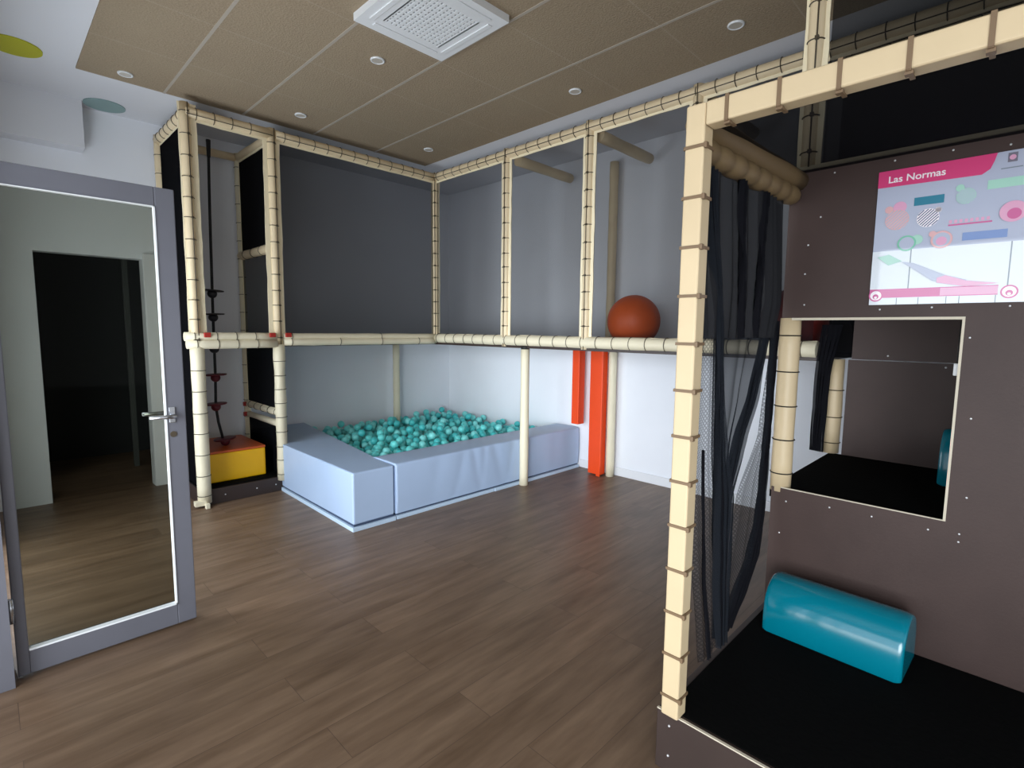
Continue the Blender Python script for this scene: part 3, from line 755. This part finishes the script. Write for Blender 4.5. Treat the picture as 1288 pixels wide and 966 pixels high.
bar(.195, .34, .716, .775, 'teal'); bar(.53, .93, .765, .825, 'lgreen'); bar(.37, .565, .545, .556, 'dpink'); bar(.44, .635, .435, .49, 'blue')
for k in range(8): rect(.372+k*.024, .386+k*.024, .562, .585, 'rose', 'caption_letter', .0016)
dep = [.0016]
def piece(pts, c, name='pictogram'):
    dep[0] += .00022; flat(pts, c, name, dep[0])
def icon(u, v, r, c, hatch=None, ring=False):
    piece(ell(u, v, r), c)
    if ring: piece(ell(u, v, r*.8), 'bg')
    if hatch:
        dep[0] += .00022
        b = MB()
        for k in range(-4, 5):
            o_ = k*r*.22; hl = math.sqrt(max(0, r*r*.9-o_*o_)); a = .8; q_ = .6/HH
            du, dv = math.cos(a), math.sin(a); cx, cy = -dv*o_, du*o_; w_ = .0028
            b.poly([PP(u+cx+e1*du*hl-e2*dv*w_, v+(cy+e1*dv*hl+e2*du*w_)*q_, dep[0]) for e1, e2 in ((-1, 1), (1, 1), (1, -1), (-1, -1))])
        b.build('hatching', PC[hatch], PB)
icon(.07, .71, .022, 'peach'); icon(.125, .72, .035, 'rose'); icon(.115, .63, .062, 'peach', 'bg')
icon(.27, .62, .055, 'white', 'navy'); icon(.318, .67, .016, 'navy', 'white')
icon(.41, .80, .020, 'lgreen'); icon(.44, .74, .045, 'lgreen', 'bg')
icon(.225, .47, .03, 'lgreen'); icon(.175, .45, .048, 'green', ring=True)
icon(.30, .50, .018, 'peach'); icon(.345, .455, .052, 'peach', ring=True); icon(.345, .445, .026, 'rose')
icon(.65, .60, .058, 'rose'); icon(.655, .585, .03, 'dpink'); icon(.80, .60, .055, 'lgreen', 'bg'); icon(.76, .47, .03, 'peach')
piece([(.03, .36), (.09, .375), (.16, .32), (.09, .295)], 'lgreen', 'ribbon_drawing')
piece([(.16, .315), (.22, .30), (.38, .20), (.48, .16), (.45, .145), (.32, .165)], 'bg', 'ribbon_drawing')
piece([(.34, .185), (.38, .20), (.48, .155), (.62, .13), (.48, .115), (.34, .15)], 'rose', 'ribbon_drawing')
for u in (.198, .655): rect(u, u+.006, .10, .405, 'line', 'divider_line', .0013)  # dark mullions of the window reflection, painted on as lines
rect(0, .62, .052, .118, 'dpink', 'footer_band', .0014); rect(.36, .62, .058, .112, 'rose', 'footer_band', .0019)
for u in (.145, .255, .39, .45, .61): rect(u, u+.004, 0, .05, 'line', 'divider_line', .0016)
for u in (.035, .668):
    flat(ell(u, .07, .038), 'dpink', 'footer_badge', .0024); flat(ell(u, .07, .03), 'white', 'footer_badge', .0028); flat(ell(u, .062, .016), 'dpink', 'footer_badge', .0032); flat(ell(u, .055, .008), 'white', 'footer_badge', .0036)

# ------------------------------------------------------------------ teal rollers
def roller(name_lbl, x, y0, y1, z, w, h, rot=0, m='teal'):
    """D-shaped soft bolster: flat base and front foot, rounded top, rounded ends"""
    prof = [(-w*.5, 0), (-w*.5, h*.30)]
    for k in range(1, 12):
        a = PI-PI*k/12; prof.append((w*.5*math.cos(a), h*.42+(h*.58)*math.sin(a)))
    prof += [(w*.5, h*.30), (w*.5, 0)]
    b = MB(); L = y1-y0; e = .022
    st = [(0, .93), (.004, .955), (.012, .98), (e, 1), (L-e, 1), (L-.012, .98), (L-.004, .955), (L, .93)]
    rows = []
    for (t, s_) in st:
        rows.append([b.bm.verts.new((px*s_, t-L/2, (pz-h/2)*s_+h/2)) for px, pz in prof])
    n = len(prof)
    for i in range(len(rows)-1):
        for k in range(n):
            f_ = b.bm.faces.new((rows[i][k], rows[i][(k+1) % n], rows[i+1][(k+1) % n], rows[i+1][k])); f_.smooth = True
    b.bm.faces.new(rows[0][::-1]); b.bm.faces.new(rows[-1])
    o = b.build('foam_roller', M[m]); o.location = (x, (y0+y1)/2, z); o.rotation_euler = (0, 0, rot)
    md = o.modifiers.new('edge', 'BEVEL'); md.width = .006; md.segments = 3; md.limit_method = 'ANGLE'; md.angle_limit = .6
    tag(o, name_lbl, 'foam roller'); return o
roller('teal soft roller lying on the black deck below the rules poster', 2.335, .225, .705, DK+.004, .245, .215, -.03)
r2 = roller('teal soft roller inside the play house at the right edge of the opening', 3.22, -.2, .262, .746, .24, .26, 0)

# ------------------------------------------------------------------ ceiling fittings
AC = thing('ceiling_air_unit', 'white square air conditioning cassette with perforated grille in ceiling', 'air conditioner', (1.865, 2.505, CZ-.02))
ax0, ax1, ay0, ay1 = 1.56, 2.17, 2.20, 2.81
q = MB(); i_ = .12
zt, zb = CZ-.012, CZ-.052
for (a, b_, c_, d_) in ((ax0, ax1, ay0, ay0+i_), (ax0, ax1, ay1-i_, ay1), (ax0, ax0+i_, ay0+i_, ay1-i_), (ax1-i_, ax1, ay0+i_, ay1-i_)): q.box(a, b_, c_, d_, zb, zt)
q.build('cover_frame', M['white'], AC)
for (a, b_, c_, d_) in ((ax0+.09, ax1-.09, ay0+.045, ay0+.075), (ax0+.09, ax1-.09, ay1-.075, ay1-.045), (ax0+.045, ax0+.075, ay0+.09, ay1-.09), (ax1-.075, ax1-.045, ay0+.09, ay1-.09)): MB().box(a, b_, c_, d_, zb-.006, zb, .003).build('air_flap', M['white'], AC)
MB().box(ax0+i_, ax1-i_, ay0+i_, ay1-i_, zb+.015, zt).build('grille_backing', M['grey'], AC)
q = MB(); n = 13; gx0, gx1, gy0, gy1 = ax0+i_, ax1-i_, ay0+i_, ay1-i_
for k in range(n+1):
    t = k/n; x = gx0+(gx1-gx0)*t; y = gy0+(gy1-gy0)*t
    q.box(x-.0075, x+.0075, gy0, gy1, zb, zb+.008); q.box(gx0, gx1, y-.0075, y+.0075, zb+.001, zb+.009)
q.build('grille', M['white'], AC)
def lamp(x, y, label, i):
    t = thing('ceiling_spotlight', label, 'spotlight', (x, y, CZ-.012))
    r_ = MB(); r_.ring((x, y, CZ-.016), 'Z', .040, .007, 24, 8); r_.build('trim_ring', M['white'], t, smooth=True)
    MB().tube([(x, y, CZ-.020), (x, y, CZ-.012)], .036, 24).build('lamp_lens', M['lens'], t)
for i, (x, y, l) in enumerate(((1.92, 3.16, 'small round ceiling spotlight just past the near corner of the air unit'),
        (3.15, 2.50, 'small round ceiling spotlight above the second gallery opening, right of the air unit'),
        (3.12, 1.33, 'small round ceiling spotlight nearest the black upper net of the play house'),
        (.81, 4.60, 'small round ceiling spotlight in the far left corner board of the ceiling'),
        (1.95, 4.40, 'small round ceiling spotlight above the wide dark net beside the rope tower'),
        (3.16, 4.30, 'small round ceiling spotlight by the far corner of the boarded ceiling'))): lamp(x, y, l, i)
o = MB().tube([(.25, 4.70, CZ-.008), (.25, 4.70, CZ)], .14, 40).build('ceiling_disc', M['yelldisc']); tag(o, 'olive yellow round disc on the white ceiling border at far left', 'ceiling disc')
o = MB().tube([(.80, 5.40, CZ-.008), (.80, 5.40, CZ)], .135, 40).build('ceiling_disc', M['grndisc']); tag(o, 'grey-green round disc on the white ceiling above the glass door', 'ceiling disc')

# ------------------------------------------------------------------ light
def area(name, loc, rot, sx, sy, e, col):
    l = bpy.data.lights.new(name, 'AREA'); l.shape = 'RECTANGLE'; l.size = sx; l.size_y = sy; l.energy = e; l.color = col
    o = bpy.data.objects.new(name, l); COL.objects.link(o); o.location = loc; o.rotation_euler = rot; return o
area('daylight_window', (-1.29, .35, 1.17), (0, -PI/2, 0), 2.2, 4.9, 95, (.84, .92, 1))
area('daylight_side_window', (-.15, 3.9, 1.15), (0, -PI/2, 0), 2.1, 1.5, 62, (.84, .92, 1))
area('ground_bounce', (-1.2, .6, .15), (0, -PI*.78, 0), 1.0, 4.0, 48, (1, .95, .9))  # added upward fill lamp that brightens the ceiling
sun = bpy.data.lights.new('sky_glow', 'SUN'); sun.energy = 4.0; sun.angle = math.radians(35); sun.color = (.86, .93, 1)
so = bpy.data.objects.new('sky_glow', sun); COL.objects.link(so); so.rotation_euler = Vector((.85, .5, -.13)).to_track_quat('-Z', 'Y').to_euler()
area('daylight_back', (1.6, -2.45, 1.6), (PI/2, 0, 0), 3.0, 1.8, 22, (.88, .93, 1))  # added weak fill lamp, no window in this wall
wld = bpy.data.worlds.new('world'); bpy.context.scene.world = wld; wld.use_nodes = True
wld.node_tree.nodes['Background'].inputs[0].default_value = (.6, .7, .85, 1); wld.node_tree.nodes['Background'].inputs[1].default_value = .3

# ------------------------------------------------------------------ camera
pitch, yaw, roll = math.radians(5.91), math.radians(45.31), math.radians(.61)
Fw = Vector((math.sin(yaw)*math.cos(pitch), math.cos(yaw)*math.cos(pitch), -math.sin(pitch)))
Rt = Vector((math.cos(yaw), -math.sin(yaw), 0)); Up = Rt.cross(Fw)
R2 = Rt*math.cos(roll)+Up*math.sin(roll); U2 = Up*math.cos(roll)-Rt*math.sin(roll)
cam = bpy.data.cameras.new('camera'); cam.sensor_width = 36; cam.lens = 656/1288*36; cam.clip_start = .03
co = bpy.data.objects.new('camera', cam); COL.objects.link(co)
co.matrix_world = Matrix(((R2.x, U2.x, -Fw.x, 0), (R2.y, U2.y, -Fw.y, 0), (R2.z, U2.z, -Fw.z, 1.45), (0, 0, 0, 1)))
sc = bpy.context.scene; sc.camera = co
sc.view_settings.view_transform = 'Standard'; sc.view_settings.look = 'None'
sc.view_settings.exposure = 0
